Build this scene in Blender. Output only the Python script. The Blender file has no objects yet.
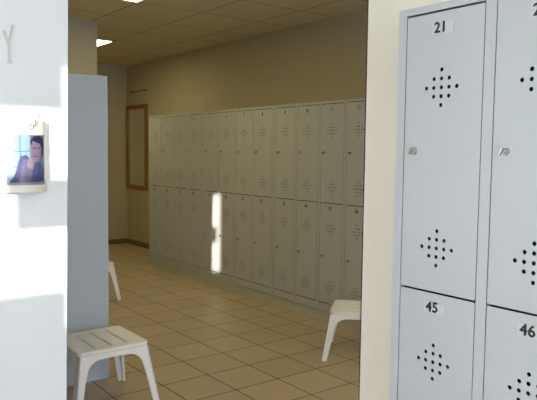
import bpy, bmesh, math, random
from mathutils import Vector, Matrix
random.seed(4)
C = bpy.context.scene.collection
PI = math.pi

# ------------------------------------------------------------------ materials
def lin(r, g, b):
    f = lambda c: (c/255/12.92) if c/255 <= .04045 else ((c/255+.055)/1.055)**2.4
    return (f(r), f(g), f(b), 1)

def mat(name, col, rough=.5, metal=0.0, spec=.5, noise=0.0, scale=8.0, bump=0.0, bscale=120.0):
    m = bpy.data.materials.new(name); m.use_nodes = True
    nt = m.node_tree; b = nt.nodes['Principled BSDF']
    b.inputs['Base Color'].default_value = (*col[:3], 1)
    b.inputs['Roughness'].default_value = rough
    b.inputs['Metallic'].default_value = metal
    b.inputs['Specular IOR Level'].default_value = spec
    tc = nt.nodes.new('ShaderNodeTexCoord')
    if noise:
        n = nt.nodes.new('ShaderNodeTexNoise'); n.inputs['Scale'].default_value = scale
        n.inputs['Detail'].default_value = 4
        nt.links.new(tc.outputs['Object'], n.inputs['Vector'])
        mx = nt.nodes.new('ShaderNodeMix'); mx.data_type = 'RGBA'
        mx.inputs[6].default_value = (*[c*(1-noise) for c in col[:3]], 1)
        mx.inputs[7].default_value = (*[min(1, c*(1+noise)) for c in col[:3]], 1)
        nt.links.new(n.outputs['Fac'], mx.inputs[0]); nt.links.new(mx.outputs[2], b.inputs['Base Color'])
    if bump:
        n2 = nt.nodes.new('ShaderNodeTexNoise'); n2.inputs['Scale'].default_value = bscale
        n2.inputs['Detail'].default_value = 3
        nt.links.new(tc.outputs['Object'], n2.inputs['Vector'])
        bp = nt.nodes.new('ShaderNodeBump'); bp.inputs['Strength'].default_value = bump
        bp.inputs['Distance'].default_value = .004
        nt.links.new(n2.outputs['Fac'], bp.inputs['Height']); nt.links.new(bp.outputs['Normal'], b.inputs['Normal'])
    return m

def tile_mat(name, col, var, seam, size, ox, oy, width, rough, spec=.5):
    """square tiles on a horizontal surface, lines at ox+k*size, oy+k*size"""
    m = bpy.data.materials.new(name); m.use_nodes = True
    nt = m.node_tree; b = nt.nodes['Principled BSDF']; L = nt.links.new
    b.inputs['Roughness'].default_value = rough; b.inputs['Specular IOR Level'].default_value = spec
    geo = nt.nodes.new('ShaderNodeNewGeometry'); sep = nt.nodes.new('ShaderNodeSeparateXYZ')
    L(geo.outputs['Position'], sep.inputs[0])
    def M(op, a, c=None):
        n = nt.nodes.new('ShaderNodeMath'); n.operation = op
        for i, v in enumerate((a, c)):
            if v is None: continue
            if isinstance(v, (int, float)): n.inputs[i].default_value = v
            else: L(v, n.inputs[i])
        return n.outputs[0]
    masks = []; cells = []
    for ax, o in ((0, ox), (1, oy)):
        u = M('DIVIDE', M('SUBTRACT', sep.outputs[ax], o), size)
        fl = M('FLOOR', u); cells.append(fl)
        fr = M('SUBTRACT', u, fl)
        d = M('MINIMUM', fr, M('SUBTRACT', 1.0, fr))
        masks.append(M('LESS_THAN', d, width/size/2))
    line = M('MAXIMUM', masks[0], masks[1])
    cmb = nt.nodes.new('ShaderNodeCombineXYZ'); L(cells[0], cmb.inputs[0]); L(cells[1], cmb.inputs[1])
    wn = nt.nodes.new('ShaderNodeTexWhiteNoise'); L(cmb.outputs[0], wn.inputs['Vector'])
    ns = nt.nodes.new('ShaderNodeTexNoise'); ns.inputs['Scale'].default_value = 9; ns.inputs['Detail'].default_value = 5
    L(geo.outputs['Position'], ns.inputs['Vector'])
    fac = M('ADD', M('MULTIPLY', wn.outputs['Value'], .55), M('MULTIPLY', ns.outputs['Fac'], .45))
    mx = nt.nodes.new('ShaderNodeMix'); mx.data_type = 'RGBA'
    mx.inputs[6].default_value = (*[c*(1-var) for c in col[:3]], 1)
    mx.inputs[7].default_value = (*[c*(1+var) for c in col[:3]], 1)
    L(fac, mx.inputs[0])
    m2 = nt.nodes.new('ShaderNodeMix'); m2.data_type = 'RGBA'
    L(line, m2.inputs[0]); L(mx.outputs[2], m2.inputs[6]); m2.inputs[7].default_value = (*seam[:3], 1)
    L(m2.outputs[2], b.inputs['Base Color'])
    return m

def emit(name, col, s):
    m = bpy.data.materials.new(name); m.use_nodes = True; nt = m.node_tree
    nt.nodes.remove(nt.nodes['Principled BSDF'])
    e = nt.nodes.new('ShaderNodeEmission'); e.inputs[0].default_value = (*col, 1); e.inputs[1].default_value = s
    nt.links.new(e.outputs[0], nt.nodes['Material Output'].inputs[0]); return m

def pane_mat():
    m = bpy.data.materials.new('window_glass'); m.use_nodes = True; nt = m.node_tree
    nt.nodes.remove(nt.nodes['Principled BSDF'])
    t = nt.nodes.new('ShaderNodeBsdfTransparent'); g = nt.nodes.new('ShaderNodeBsdfGlossy'); g.inputs['Roughness'].default_value = .02
    mx = nt.nodes.new('ShaderNodeMixShader'); mx.inputs[0].default_value = .06
    nt.links.new(t.outputs[0], mx.inputs[1]); nt.links.new(g.outputs[0], mx.inputs[2])
    nt.links.new(mx.outputs[0], nt.nodes['Material Output'].inputs[0]); return m

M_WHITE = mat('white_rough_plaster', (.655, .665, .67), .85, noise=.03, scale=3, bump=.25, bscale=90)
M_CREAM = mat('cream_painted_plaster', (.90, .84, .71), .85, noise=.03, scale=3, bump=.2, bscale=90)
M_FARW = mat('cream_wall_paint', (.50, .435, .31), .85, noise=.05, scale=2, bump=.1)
M_LOCK = mat('grey_locker_enamel', (.51, .53, .535), .38, spec=.4, noise=.02, scale=2)
M_DARK = mat('dark_locker_inside', (.012, .012, .012), .9)
M_END = mat('blue_grey_enamel', (.46, .525, .60), .45, noise=.03, scale=3)
M_PLINTH = mat('grey_plinth_paint', (.55, .53, .47), .6, noise=.05, scale=5)
M_INK = mat('black_print', (.012, .012, .014), .5)
M_LABEL = mat('pale_label_plastic', (.555, .575, .58), .3)
M_CHROME = mat('chromed_steel', (.55, .55, .54), .30, metal=1)
M_STOOL = mat('white_moulded_plastic', (.90, .90, .91), .38, noise=.03, scale=6)
M_STOOLTOP = mat('worn_white_plastic', (.88, .88, .89), .45, noise=.10, scale=14)
M_WOOD = mat('orange_brown_wood', (.30, .13, .042), .45, noise=.35, scale=18)
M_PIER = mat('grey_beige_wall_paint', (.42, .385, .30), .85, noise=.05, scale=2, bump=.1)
M_MIRROR = mat('mirror_glass', (.82, .82, .80), .06, metal=1)
M_SKIRT = mat('brown_skirting_tile', (.17, .115, .07), .5, noise=.1)
M_FLOOR = tile_mat('beige_floor_tiles', (.47, .37, .25), .12, (.07, .045, .028), .3162, -2.6939, 1.7655, .0085, .42)
M_CEIL = tile_mat('ceiling_panels', (.69, .61, .42), .05, (.34, .29, .20), .641, -6.396, 3.124, .014, .9, .1)
M_ALU = mat('white_window_frame', (.8, .8, .8), .4)
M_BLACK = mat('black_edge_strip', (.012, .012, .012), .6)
M_GLASS = pane_mat()
M_LAMP = emit('lamp_diffuser', (1.0, .86, .43), 11.8)
M_LAMPF = mat('lamp_frame_metal', (.6, .58, .52), .4)
M_CARD = mat('cream_card', (.62, .59, .52), .5)
M_BEIGE = mat('faded_beige_plastic', (.52, .50, .43), .4)
M_STEEL = mat('grey_steel_wire', (.30, .28, .26), .35, metal=.8)

# ------------------------------------------------------------------ helpers
def link(name, me, m, parent=None):
    if not isinstance(me, bpy.types.Mesh):
        bm = me; me = bpy.data.meshes.new(name); bm.normal_update(); bm.to_mesh(me); bm.free()
    if m is not None:
        me.materials.clear()
        for q in (m if isinstance(m, (list, tuple)) else [m]): me.materials.append(q)
    o = bpy.data.objects.new(name, me); C.objects.link(o)
    if parent: o.parent = parent
    return o

def struct(name, bm, m):
    o = link(name, bm, m); o['kind'] = 'structure'; return o

def thing(name, label, cat, loc=(0, 0, 0), rz=0, group=None):
    o = bpy.data.objects.new(name, None); C.objects.link(o)
    o.empty_display_size = .1; o.location = loc; o.rotation_euler = (0, 0, rz)
    o['label'] = label; o['category'] = cat
    if group: o['group'] = group
    return o

def tag(o, label, cat, group=None):
    o['label'] = label; o['category'] = cat
    if group: o['group'] = group
    return o

def box(bm, x0, x1, y0, y1, z0, z1, bev=0):
    r = bmesh.ops.create_cube(bm, size=1.0)
    vs = r['verts']
    for v in vs:
        v.co = Vector((x0+(v.co.x+.5)*(x1-x0), y0+(v.co.y+.5)*(y1-y0), z0+(v.co.z+.5)*(z1-z0)))
    if bev:
        es = list({e for v in vs for e in v.link_edges})
        bmesh.ops.bevel(bm, geom=es, offset=bev, segments=2, affect='EDGES', profile=.5)
    return bm

def B(*a, **k): return box(bmesh.new(), *a, **k)
def boxes(lst, bev=0):
    bm = bmesh.new()
    for a in lst: box(bm, *a, bev=bev)
    return bm

def cyl(bm, p0, p1, r0, r1=None, n=16):
    p0, p1 = Vector(p0), Vector(p1); r1 = r0 if r1 is None else r1
    d = p1-p0; q = d.to_track_quat('Z', 'Y').to_matrix().to_4x4()
    bmesh.ops.create_cone(bm, cap_ends=True, segments=n, radius1=r0, radius2=r1, depth=d.length,
                          matrix=Matrix.Translation((p0+p1)/2) @ q)
    return bm

def prism(bm, pts, fn, t):
    """polygon pts (s,z) mapped by fn(s,z,d), thickness from d=0 to d=t"""
    a = [bm.verts.new(fn(s, z, 0)) for s, z in pts]; b = [bm.verts.new(fn(s, z, t)) for s, z in pts]
    n = len(pts); bm.faces.new(a); bm.faces.new(b[::-1])
    for i in range(n): bm.faces.new((a[i], b[i], b[(i+1) % n], a[(i+1) % n]))
    return bm

def curve_plate(splines, half, bevel=0, res=2):
    """flat plate with holes from closed 2D outlines (list of point lists); returns a mesh in XY, thickness 2*half in Z"""
    cu = bpy.data.curves.new('outline', 'CURVE'); cu.dimensions = '2D'; cu.fill_mode = 'BOTH'
    cu.extrude = half-bevel; cu.bevel_depth = bevel; cu.bevel_resolution = res; cu.offset = -bevel
    for pts in splines:
        s = cu.splines.new('POLY'); s.points.add(len(pts)-1); s.use_cyclic_u = True
        for p, (x, y) in zip(s.points, pts): p.co = (x, y, 0, 1)
    return to_mesh(cu)

def to_mesh(cu):
    o = bpy.data.objects.new('tmp', cu); C.objects.link(o)
    dg = bpy.context.evaluated_depsgraph_get(); dg.update()
    me = bpy.data.meshes.new_from_object(o.evaluated_get(dg))
    bpy.data.objects.remove(o); bpy.data.curves.remove(cu)
    return me

def rrect(cx, cy, w, h, r, n=6):
    out = []
    for k, (sx, sy) in enumerate(((1, 1), (-1, 1), (-1, -1), (1, -1))):
        for i in range(n+1):
            a = PI/2*k + PI/2*i/n
            out.append((cx+sx*(w/2-r)+r*math.cos(a), cy+sy*(h/2-r)+r*math.sin(a)))
    return out

def circ(cx, cy, r, n=10):
    return [(cx+r*math.cos(2*PI*i/n), cy+r*math.sin(2*PI*i/n)) for i in range(n)]

TO_XZ = Matrix(((1, 0, 0, 0), (0, 0, -1, 0), (0, 1, 0, 0), (0, 0, 0, 1)))   # plate in XY -> upright, facing -Y

def text_mesh(s, size, bold=.001):
    cu = bpy.data.curves.new('digits', 'FONT'); cu.body = s; cu.size = size; cu.align_x = 'CENTER'; cu.align_y = 'CENTER'
    cu.extrude = .0004; cu.space_character = 1.05
    me = to_mesh(cu); me.transform(TO_XZ)
    bm = bmesh.new()                                        # thickened strokes: the outline laid over itself, shifted a little
    for i, (dx, dz) in enumerate(((0, 0), (bold, 0), (-bold, 0), (0, bold), (0, -bold))):
        k = me.copy(); k.transform(Matrix.Translation((dx, -.00012*i, dz))); bm.from_mesh(k); bpy.data.meshes.remove(k)
    bm.to_mesh(me); bm.free(); return me

# ------------------------------------------------------------------ dimensions
CAM_Z = 1.3956
LY, FAR_W, BACK_X, CEIL_Z = 2.0, 4.17, -8.98, 2.686      # near locker wall, far wall, far end wall
LX = -1.93                                                # white side wall plane
XR, YB = 1.30, -3.0                                       # room's right wall with the window, back wall

# ------------------------------------------------------------------ the setting
struct('floor', B(BACK_X-.1, XR+.1, YB-.1, FAR_W+.1, -.1, 0), M_FLOOR)
struct('ceiling', B(BACK_X-.1, XR+.1, YB-.1, FAR_W+.1, CEIL_Z, CEIL_Z+.1), M_CEIL)
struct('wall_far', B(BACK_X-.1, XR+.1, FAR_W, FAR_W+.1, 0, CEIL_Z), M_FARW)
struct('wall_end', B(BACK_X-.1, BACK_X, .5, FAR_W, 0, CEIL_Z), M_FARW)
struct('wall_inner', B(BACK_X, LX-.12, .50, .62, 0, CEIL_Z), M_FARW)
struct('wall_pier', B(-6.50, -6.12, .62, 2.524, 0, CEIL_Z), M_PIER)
bm = B(LX-.12, LX, YB, .69, 0, CEIL_Z)
for v in bm.verts:                                        # the free end of this wall is a little out of plumb
    if v.co.y > 0: v.co.y += .0150*(v.co.z-.9)
struct('wall_left', bm, M_WHITE)
CX, CY = -1.541, 1.60                                     # free end of the cream wall the near lockers are set into
struct('wall_right', boxes([(CX, -1.318, CY, LY+.12, 0, CEIL_Z), (-1.318, XR, LY, LY+.12, 0, CEIL_Z), (-1.318, XR, CY, LY, 1.832, CEIL_Z)]), M_CREAM)
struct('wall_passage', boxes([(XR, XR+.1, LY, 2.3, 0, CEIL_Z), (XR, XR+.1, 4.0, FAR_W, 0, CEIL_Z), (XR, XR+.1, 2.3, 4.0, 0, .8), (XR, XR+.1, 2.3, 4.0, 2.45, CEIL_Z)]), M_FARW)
w4 = struct('fill_window_4', boxes([(XR+.02, XR+.07, 2.3, 4.0, .80, .85), (XR+.02, XR+.07, 2.3, 4.0, 2.40, 2.45), (XR+.02, XR+.07, 2.3, 2.35, .85, 2.40), (XR+.02, XR+.07, 3.95, 4.0, .85, 2.40)]), M_ALU)  # unseen window, added to bring daylight onto the stool and cabinet end
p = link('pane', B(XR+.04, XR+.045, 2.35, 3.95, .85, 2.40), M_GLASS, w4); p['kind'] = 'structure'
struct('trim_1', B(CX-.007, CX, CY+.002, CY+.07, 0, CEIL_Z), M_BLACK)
# baseboards of the far room
struct('baseboard_end', B(BACK_X, BACK_X+.012, .62, FAR_W-.012, 0, .075), M_SKIRT)
struct('baseboard_far', B(BACK_X, -7.0, FAR_W-.012, FAR_W, 0, .075), M_SKIRT)

# right wall with the window the sun comes through
WY0, WY1, WZ0, WZ1 = -2.95, -1.713, 1.466, 2.266
bm = boxes([(XR, XR+.1, YB, WY0-.02, 0, CEIL_Z), (XR, XR+.1, WY1+.02, -.15, 0, CEIL_Z), (XR, XR+.1, 1.4, LY, 0, CEIL_Z), (XR, XR+.1, -.15, 1.4, 0, .10), (XR, XR+.1, -.15, 1.4, 2.55, CEIL_Z),
            (XR, XR+.1, WY0-.02, WY1+.02, 0, WZ0-.02), (XR, XR+.1, WY0-.02, WY1+.02, WZ1+.02, CEIL_Z)])
# splay the reveal so that low sun is limited by the sash and not by the wall's thickness
struct('wall_window', bm, M_WHITE)
X1, X2 = XR+.088, XR+.100
ky = .781*(X1-XR)
kz = .191*(X1-XR)
fr = []
y1, y0, z0, z1 = WY1-ky, WY0-ky, WZ0+kz, WZ1+kz
fr.append((X1, X2, y1, WY1+.03, WZ0-.03, WZ1+.03))           # side jamb
fr.append((X1, X2, y0-.02, y1, z1, WZ1+.05))                 # head
fr.append((X1, X2, y0-.02, y1, WZ0-.03, z0))                 # sill
ym = -1.838-ky
fr.append((X1, X2, y0, ym, 2.136+kz, z1))                    # unseen deep sash head, added to cut off the sun patch above
fr.append((X1, X2, y0, ym, z0, 1.585+kz))                    # unseen deep sash bottom, added to cut off the sun patch below
w = struct('window_1', boxes(fr), M_ALU)
p = link('pane', B(X1+.004, X1+.008, y0, y1, z0, z1), M_GLASS, w); p['kind'] = 'structure'
hb = link('shadow_plate', B(X1-.004, X1+.003, -1.985-ky, -1.762-ky, 1.772+kz, 1.933+kz), M_ALU, w); hb['kind'] = 'structure'  # unseen plate, added to cast the block shadow on the white wall

# back wall with an unseen wide window, added for more skylight on the lockers
struct('wall_back', boxes([(LX-.12, -1.7, YB-.1, YB, 0, CEIL_Z), (1.1, XR+.1, YB-.1, YB, 0, CEIL_Z),
       (-1.7, 1.1, YB-.1, YB, 0, .85), (-1.7, 1.1, YB-.1, YB, 2.45, CEIL_Z)]), M_WHITE)
w2 = struct('fill_window_2', boxes([(-1.7, 1.1, YB-.07, YB-.02, .85, .90), (-1.7, 1.1, YB-.07, YB-.02, 2.40, 2.45),
       (-1.7, -1.65, YB-.07, YB-.02, .9, 2.4), (1.05, 1.1, YB-.07, YB-.02, .9, 2.4),
       (-.78, -.72, YB-.07, YB-.02, .9, 2.4), (.14, .20, YB-.07, YB-.02, .9, 2.4)]), M_ALU)
for a, b in ((-1.65, -.78), (-.72, .14), (.20, 1.05)):
    p = link('pane', B(a, b, YB-.05, YB-.045, .9, 2.4), M_GLASS, w2); p['kind'] = 'structure'

w3 = struct('fill_window_3', boxes([(XR+.02, XR+.07, -.15, 1.4, .10, .16), (XR+.02, XR+.07, -.15, 1.4, 2.49, 2.55), (XR+.02, XR+.07, -.15, -.10, .16, 2.49),  # unseen window, added to throw cool daylight through the doorway
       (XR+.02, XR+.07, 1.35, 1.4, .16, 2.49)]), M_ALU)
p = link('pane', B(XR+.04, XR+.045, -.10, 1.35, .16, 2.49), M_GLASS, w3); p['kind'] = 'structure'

# ------------------------------------------------------------------ ceiling lamps (recessed square panels, one grid cell each)
def ceiling_lamp(x0, y0, label):
    s = .641
    t = thing('ceiling_light', label, 'ceiling light', (x0+s/2, y0+s/2, CEIL_Z), 0, 'recessed ceiling lights')
    h = s/2-.006
    link('frame', boxes([(-h, h, -h, -h+.02, -.012, .0), (-h, h, h-.02, h, -.012, .0),
                         (-h, -h+.02, -h+.02, h-.02, -.012, .0), (h-.02, h, -h+.02, h-.02, -.012, .0)]), M_LAMPF, t)
    link('diffuser', B(-h+.02, h-.02, -h+.02, h-.02, -.008, -.001), M_LAMP, t)
ceiling_lamp(-7.678, 2.483, 'lit square ceiling light half hidden behind the wall pier')
ceiling_lamp(-5.114, 1.842, 'lit square ceiling light at the top edge of the picture')
ceiling_lamp(-1.268, 2.483, 'unseen square ceiling light added behind the cream wall for more even light')  # unseen lamp, added to even out the far room's light

# ------------------------------------------------------------------ lockers
P, DW = .30, .268                  # column pitch, door width
Z0, ZS, ZT = .166, .9975, 1.807    # bottom of the lower door, split, top of the upper door
GAP = .003

def vent(cx, cz):
    r = []
    for j in range(-2, 3):
        for i in range(-(2-abs(j)), 3-abs(j)):
            r.append(circ(cx+i*.026, cz+j*.025, .0060, 10))
    return r
def door_mesh(z0, z1, vz):
    # origin at the door's lower left corner on its front face
    sp = [rrect(DW/2, (z1-z0)/2, DW-2*GAP, z1-z0, .004, 2)]
    for v in vz: sp += vent(.131, v-z0)
    me = curve_plate(sp, .0012, .0006, 1)
    me.transform(TO_XZ); me.transform(Matrix.Translation((0, .0012, 0)))
    me.materials.append(M_LOCK); return me
UP = door_mesh(ZS+.003, ZT-.006, (1.589, 1.128))
LO = door_mesh(Z0+.004, ZS-.003, (.792, .295))
def lock_mesh():
    bm = bmesh.new()
    cyl(bm, (0, 0, 0), (0, -.004, 0), .0125, .0115, 18)
    cyl(bm, (0, -.004, 0), (0, -.016, 0), .009, .008, 16)
    box(bm, -.003, .003, -.024, -.015, -.010, .010, bev=.001)
    box(bm, .004, .0095, -.019, -.015, -.0085, -.003, bev=.0008)
    for v in bm.verts: pass
    bmesh.ops.rotate(bm, verts=bm.verts, cent=(0, 0, 0), matrix=Matrix.Rotation(math.radians(25), 3, 'Y'))
    me = bpy.data.meshes.new('lock'); bm.to_mesh(me); bm.free(); me.materials.append(M_CHROME); return me
LOCK = lock_mesh()
def plate_mesh():
    me = curve_plate([rrect(0, 0, .074, .036, .005, 3)], .0008, .0003, 1); me.transform(TO_XZ); me.materials.append(M_LABEL); return me
PLATE = plate_mesh()
D = .50
def body_mesh(n, depth):
    st = (P-DW)
    L = -st*.93; R = n*P-st*.07
    bm = boxes([(L, R, .022, depth, Z0-.066, ZT+.020)])            # carcass
    k = bm.faces[:]
    for f in k: f.material_index = 0
    bm.faces.ensure_lookup_table()
    for f in bm.faces:
        if f.normal.y < -.5 or f.calc_center_median().y < .03: f.material_index = 1
    def add(*a):
        b0 = len(bm.faces); box(bm, *a)
        bm.faces.ensure_lookup_table()
        for f in bm.faces[b0:]: f.material_index = 0
    for i in range(n+1):                                            # uprights
        x0 = L if i == 0 else i*P-st
        x1 = 0 if i == 0 else (i*P if i < n else R)
        add(x0, x1, 0, .024, Z0-.066, ZT+.020)
    for i in range(n):
        add(i*P, i*P+DW, 0, .024, ZT, ZT+.020)
        add(i*P, i*P+DW, .003, .024, Z0-.066, Z0-.005)
    me = bpy.data.meshes.new('body'); bm.normal_update(); bm.to_mesh(me); bm.free()
    me.materials.append(M_LOCK); me.materials.append(M_DARK); return me
def locker_bank(x, y, first, label, depth, numbers=True, group='banks of grey lockers', rz=0):
    t = thing('locker_bank', label, 'lockers', (x, y, 0), rz, group)
    link('body', body_mesh(4, depth), None, t)
    for k in range(4):
        for row in (0, 1):
            z = (ZS+.003 if row == 0 else Z0+.004)
            d = link('door', UP if row == 0 else LO, None, t); d.location = (k*P, 0, z)
            lk = link('lock', LOCK, None, d); lk.location = (.040, -.0, (1.409 if row == 0 else .555)-z)
            if numbers:
                num = first+k+(24 if row else 0)
                zz = (1.756 if row == 0 else .953)-z
                pl = link('number_plate', PLATE, None, d); pl.location = (.132, -.0006, zz)
                pl.rotation_euler = (0, math.radians(random.uniform(-2, 2)), 0)
                nm = link('number', text_mesh(str(num), .042, .0011), M_INK, d); nm.location = (.124, -.0022, zz+.0005)
    return t
Xf, Yf, g = -6.9786, 3.5282, .0319
FX = lambda b: Xf+.016+b*(4*P+g)
FD = FAR_W-Yf-.004
locker_bank(FX(0), Yf, 1, 'grey locker bank numbered 1 to 4 at the far end, beside the wood-framed mirror', FD, group='grey locker banks along the far wall')
locker_bank(FX(1), Yf, 5, 'grey locker bank numbered 5 to 8 with a bright strip of sun on it', FD, group='grey locker banks along the far wall')
locker_bank(FX(2), Yf, 9, 'grey locker bank numbered 9 to 12, next to the right doorway edge', FD, group='grey locker banks along the far wall')
locker_bank(FX(3), Yf, 13, 'grey locker bank numbered 13 to 16, hidden behind the cream wall', FD, group='grey locker banks along the far wall')
locker_bank(-1.277, 1.491, 21, 'large near bank of pale grey lockers numbered 21, 22, 45 and 46', LY-1.491-.003, group='near grey lockers')
struct('trim_2', B(Xf-.012, XR, Yf+.012, FAR_W, 0, Z0-.066), M_PLINTH)
struct('trim_3', B(-1.30, XR, 1.505, LY, 0, Z0-.066), M_PLINTH)

# locker cabinet standing in the room, seen from its blue-grey end
t = thing('tall_cabinet', 'tall blue-grey metal cabinet end standing behind the white stool', 'cabinet', (-3.63, 1.56, 0))
CW, CD, CH = 1.24, .915, 1.845
link('body', B(-CW, -.014, -CD, -.02, .004, CH-.012), M_LOCK, t)
link('end_panel', B(-.014, 0, -CD, 0, 0, CH, bev=.004), M_END, t)
link('top', B(-CW, -.014, -CD, -.02, CH-.012, CH, bev=.002), M_LOCK, t)
for k in range(4):
    x0 = -CW+.01+k*.304
    d = link('door', B(x0, x0+.296, -.02, -.002, .10, CH-.03, bev=.003), M_LOCK, t)
    lk = link('lock', LOCK, None, d); lk.rotation_euler = (0, 0, PI); lk.location = (x0+.25, -.002, 1.05)

# ------------------------------------------------------------------ stools
H = .36
HS = .196
def leg_mesh():
    """corner leg at (-HS,-HS): two fins that widen into half arches under the seat; splayed outwards"""
    bm = bmesh.new(); sp = .055
    def outline(reach):
        o = [(0, 0), (.036, 0)]
        o += [(.042, .10), (.047, .20), (.054, H-.115)]
        n = 8
        for i in range(1, n+1):
            a = PI/2*i/n
            o.append((.054+.060*(1-math.cos(a)), H-.115+.062*math.sin(a)))
        o += [(reach, H-.050), (reach, H-.022), (0, H-.022)]
        return o
    def sh(z): return sp*(1-z/H)
    t = .014
    # fin along X (on the -Y side)
    prism(bm, outline(HS), lambda s, z, d: Vector((-HS+.004+s-sh(z)*(1 if s < .06 else max(0, 1-(s-.06)/.06)), -HS+.004+d-sh(z), z)), t)
    prism(bm, outline(HS), lambda s, z, d: Vector((-HS+.004+d-sh(z), -HS+.004+s-sh(z)*(1 if s < .06 else max(0, 1-(s-.06)/.06)), z)), t)
    bmesh.ops.recalc_face_normals(bm, faces=bm.faces)
    bmesh.ops.bevel(bm, geom=[e for e in bm.edges if len(e.link_faces) == 2 and e.calc_face_angle(0) > .9], offset=.0035, segments=2, affect='EDGES')
    me = bpy.data.meshes.new('leg'); bm.to_mesh(me); bm.free(); me.materials.append(M_STOOL); return me
LEG = leg_mesh()
def seat_mesh():
    sp = [rrect(0, 0, 2*HS+.008, 2*HS+.008, .032, 8)]
    for k in (-.092, 0, .092): sp.append(rrect(0, k, .30, .010, .0049, 3))
    me = curve_plate(sp, .013, .008, 4)
    me.transform(Matrix.Translation((0, 0, H-.013))); me.materials.append(M_STOOLTOP); return me
SEAT = seat_mesh()
def stool(x, y, rz, label, k_=1.0):
    t = thing('plastic_stool', label, 'stool', (x, y, 0), rz, 'white plastic stools'); t.scale = (k_, k_, k_)
    link('seat', SEAT, None, t)
    for k in range(4):
        l = link('leg', LEG, None, t); l.rotation_euler = (0, 0, k*PI/2)
    return t
stool(-3.31, 1.37, 0, 'white slatted plastic stool in front of the blue-grey cabinet end, nearest the white wall')
stool(-3.078, 3.168, math.radians(41), 'white plastic stool half hidden behind the right doorway edge, before the lockers', .93)
stool(-5.75, 2.245, 0, 'white plastic stool farthest away, mostly hidden behind the blue-grey cabinet')

# ------------------------------------------------------------------ wood-framed mirror on the far wall
t = thing('wall_mirror', 'tall mirror in an orange-brown wooden frame on the far end of the wall', 'mirror', (-8.63, FAR_W, .84))
w, h, fw = .335, 1.245, .062
link('frame', boxes([(-w, -w+fw, -.03, -.001, 0, h), (w-fw, w, -.03, -.001, 0, h), (-w+fw, w-fw, -.03, -.001, 0, fw), (-w+fw, w-fw, -.03, -.001, h-fw, h)], bev=.004), M_WOOD, t)
link('mirror_glass', B(-w+fw-.005, w-fw+.005, -.014, -.002, fw-.005, h-fw+.005), M_MIRROR, t)
bm = boxes([(-8.86, -8.70, FAR_W-.004, FAR_W, 2.272, 2.292), (-8.66, -8.56, FAR_W-.004, FAR_W, 2.274, 2.294), (-8.52, -8.33, FAR_W-.004, FAR_W, 2.276, 2.296)])
tag(link('wall_strip', bm, M_SKIRT), 'thin row of three small dark strips on the wall above the mirror', 'wall strip')

# ------------------------------------------------------------------ things on the white wall
# curved card hanging from a hook, with a photograph on it: a cylinder segment about a vertical axis
cyC, half, zb, zt = .552, .080, 1.276, 1.482
bul = .058
rad = (half**2+bul**2)/(2*bul); a_max = math.asin(half/rad)
def oncard(s, z, off=0.0):
    """s: arc position along the card (m from its middle), z height, off outwards"""
    a = s/rad; r = rad+off
    return Vector((LX+.006+bul-rad+r*math.cos(a), cyC+r*math.sin(a), z))
card = thing('hanging_card', 'cream curled card with a stuck-on photograph hanging from a hook on the white wall', 'card', (LX+.006, cyC, zb))
inv = Matrix.Translation((-(LX+.006), -cyC, -zb))
def strip(bm, pts, off, n=None):
    vs = [bm.verts.new(inv @ oncard(s, z, off)) for s, z in pts]
    return bm.faces.new(vs)
bm = bmesh.new(); N = 28; A = a_max*rad
for k in range(N):
    s0, s1 = -A+2*A*k/N, -A+2*A*(k+1)/N
    for off in (0, -.0015):
        q = [(s0, zb), (s1, zb), (s1, zt), (s0, zt)]
        strip(bm, q if off == 0 else q[::-1], off)
bmesh.ops.remove_doubles(bm, verts=bm.verts, dist=1e-5)
link('card_sheet', bm, M_CARD, card)
def patch(name, poly, col, off, parent, rough=.3):
    """flat coloured shape of the print, wrapped on the card: poly in photo units u 0..1, v 0..1"""
    bm = bmesh.new()
    vs = [bm.verts.new((u, v, 0)) for u, v in poly]; bm.faces.new(vs)
    for i in range(1, 12):
        bmesh.ops.bisect_plane(bm, geom=bm.verts[:]+bm.edges[:]+bm.faces[:], plane_co=(i/12, 0, 0), plane_no=(1, 0, 0))
    for v in bm.verts:
        u, w_ = v.co.x, v.co.y
        v.co = inv @ oncard(PS0+(PS1-PS0)*u, PZ0+(PZ1-PZ0)*w_, off)
    bmesh.ops.recalc_face_normals(bm, faces=bm.faces)
    for f in bm.faces:
        if f.normal.x < 0: f.normal_flip()
    return link(name, bm, mat(name+'_print', col, rough), parent)
PS0, PS1, PZ0, PZ1 = -.050, .066, 1.299, 1.440
R4 = [(0, 0), (1, 0), (1, 1), (0, 1)]
ph = patch('photograph', [(-.02, -.015), (1.03, -.015), (1.03, 1.015), (-.02, 1.015)], (.24, .24, .26), .0006, card)
pp = lambda n, poly, col, k: patch(n, poly, col, .0006+.0003*k, ph)
pp('window_background', [(.0, .0), (1, 0), (1, 1), (0, 1)], (.15, .24, .285), 1)
pp('background_shade', [(.55, .0), (.97, .0), (.97, 1), (.55, 1)], (.07, .10, .17), 2)
for a in ([(0, .66), (.55, .69), (.55, .675), (0, .645)], [(0, .35), (.3, .36), (.3, .345), (0, .335)], [(.30, .35), (.32, .35), (.32, 1), (.30, 1)]):
    pp('window_bar', a, (.045, .09, .15), 3)
pp('shirt', [(.03, 0), (.97, 0), (.97, .22), (.92, .38), (.80, .46), (.62, .45), (.45, .60), (.33, .58), (.26, .45), (.20, .22)], (.035, .037, .115), 4)
pp('arm', [(.28, .05), (.50, .03), (.60, .20), (.58, .40), (.50, .52), (.38, .50), (.33, .32)], (.085, .068, .13), 5)
pp('hand', [(.45, .36), (.60, .30), (.66, .42), (.62, .52), (.50, .52)], (.15, .115, .16), 6)
pp('face', [(.56, .60), (.60, .50), (.68, .44), (.80, .48), (.88, .62), (.90, .80), (.82, .92), (.64, .92), (.57, .80), (.55, .70)], (.13, .095, .14), 7)
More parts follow.
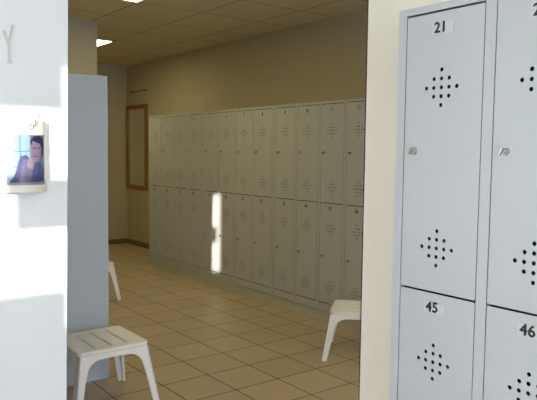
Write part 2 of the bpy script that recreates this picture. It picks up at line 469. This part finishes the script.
pp('hair', [(.56, .80), (.60, .90), (.68, .86), (.82, .83), (.88, .72), (.86, .58), (.93, .62), (.97, .80), (.92, .95), (.78, 1), (.64, .98), (.55, .90)], (.012, .010, .035), 8)
pp('eye', [(.60, .745), (.70, .755), (.70, .735), (.60, .725)], (.025, .016, .04), 9)
pp('eye', [(.76, .755), (.84, .75), (.84, .73), (.76, .735)], (.025, .016, .04), 9)
pp('mouth', [(.62, .575), (.73, .58), (.73, .56), (.62, .56)], (.06, .03, .06), 9)
pp('bottom_edge', [(.0, .0), (1, 0), (1, .05), (0, .035)], (.20, .19, .22), 10)
# eyelet of the card
bm = bmesh.new()
for i in range(20):
    a0, a1 = 2*PI*i/20, 2*PI*(i+1)/20
    q = [(r_*math.cos(a), r_*math.sin(a)) for a in (a0, a1) for r_ in (.0055, .0085)]
    strip(bm, [(.018+q[0][0], 1.464+q[0][1]), (.018+q[1][0], 1.464+q[1][1]), (.018+q[3][0], 1.464+q[3][1]), (.018+q[2][0], 1.464+q[2][1])], .0012)
bmesh.ops.remove_doubles(bm, verts=bm.verts, dist=1e-5)
link('eyelet', bm, mat('eyelet_brown', (.16, .10, .09), .4), card)

def tube(pts, r, name, m, parent=None):
    cu = bpy.data.curves.new('path', 'CURVE'); cu.dimensions = '3D'; cu.bevel_depth = r; cu.bevel_resolution = 2; cu.use_fill_caps = True
    s = cu.splines.new('NURBS'); s.points.add(len(pts)-1); s.use_endpoint_u = True; s.order_u = 3
    for p_, c in zip(s.points, pts): p_.co = (*c, 1)
    return link(name, to_mesh(cu), m, parent)
hy, hz = .574, 1.488
tag(tube([(LX-.002, hy-.014, hz+.002), (LX+.03, hy-.014, hz+.006), (LX+.060, hy-.006, hz+.008), (LX+.068, hy+.006, hz+.002), (LX+.066, hy+.008, hz-.014), (LX+.060, hy+.006, hz-.022)], .0014, 'wall_hook', M_STEEL),
    'small grey wire hook above the curled card', 'hook')
for (y_, z_, lb) in ((.513, 1.501, 'small dark screw head in the white wall, left of the wire hook'), (.613, 1.502, 'small dark screw head in the white wall, right of the wire hook')):
    bm = bmesh.new(); cyl(bm, (LX-.004, y_, z_), (LX+.003, y_, z_), .0030, .0022, 12)
    box(bm, LX+.003, LX+.0034, y_-.0022, y_+.0022, z_-.0004, z_+.0004)
    tag(link('screw_head', bm, M_INK), lb, 'screw', 'screws in the white wall')
# faded Y-shaped holder near the top of the wall
t = thing('y_shaped_hook', 'faded beige Y-shaped plastic hook high on the white wall', 'hook', (LX-.0008, .530, 1.695))
def bar(name, a, b, w0, w1, th, m=M_BEIGE):
    bm = bmesh.new(); a, b = Vector((0, *a)), Vector((0, *b)); d = (b-a).normalized(); n = Vector((0, -d.z, d.y))
    vs = [a+n*w0/2, a-n*w0/2, b-n*w1/2, b+n*w1/2]
    f = bm.faces.new([bm.verts.new(v) for v in vs]); r = bmesh.ops.extrude_face_region(bm, geom=[f])
    for v in r['geom']:
        if isinstance(v, bmesh.types.BMVert): v.co.x += th
    bmesh.ops.recalc_face_normals(bm, faces=bm.faces)
    bmesh.ops.bevel(bm, geom=bm.edges[:], offset=.001, segments=1, affect='EDGES')
    return link(name, bm, m, t)
bar('stem', (0, .008), (.001, -.044), .006, .007, .005)
bar('arm', (0, .006), (-.014, .044), .006, .009, .004)
bar('arm', (0, .006), (.013, .062), .006, .008, .005)
bar('base', (-.005, -.044), (.008, -.044), .008, .008, .006)

# ------------------------------------------------------------------ light
w = bpy.data.worlds.new('sky'); bpy.context.scene.world = w; w.use_nodes = True
bg = w.node_tree.nodes['Background']; bg.inputs[0].default_value = (.68, .80, 1.0, 1); bg.inputs[1].default_value = 5.2
sd = bpy.data.lights.new('sun', 'SUN'); sd.energy = 11; sd.angle = math.radians(.45); sd.color = (1, .93, .80)
so = bpy.data.objects.new('sun', sd); C.objects.link(so)
az = Vector((-1, .781, 0)).normalized()
dirv = Vector((az.x, az.y, -.1506)).normalized()
so.rotation_euler = dirv.to_track_quat('-Z', 'Y').to_euler(); so.location = (4, -4, 3)

# ------------------------------------------------------------------ camera
f, th, pi_, ro = 633.664, .9167, .0731, .0117
F0 = Vector((-math.sin(th), math.cos(th), 0)); R0 = Vector((math.cos(th), math.sin(th), 0)); U0 = Vector((0, 0, 1))
F = F0*math.cos(pi_)-U0*math.sin(pi_); U = U0*math.cos(pi_)+F0*math.sin(pi_)
R2 = R0*math.cos(ro)+U*math.sin(ro); U2 = U*math.cos(ro)-R0*math.sin(ro)
cd = bpy.data.cameras.new('camera'); co = bpy.data.objects.new('camera', cd); C.objects.link(co)
cd.sensor_fit = 'HORIZONTAL'; cd.sensor_width = 36; cd.lens = f/537*36; cd.clip_start = .05
m = Matrix((R2, U2, -F)).transposed().to_4x4(); m.translation = (0, 0, CAM_Z); co.matrix_world = m
bpy.context.scene.camera = co
vs = bpy.context.scene.view_settings
vs.view_transform = 'Standard'; vs.look = 'None'; vs.gamma = 1; vs.use_curve_mapping = False; vs.exposure = 0.2
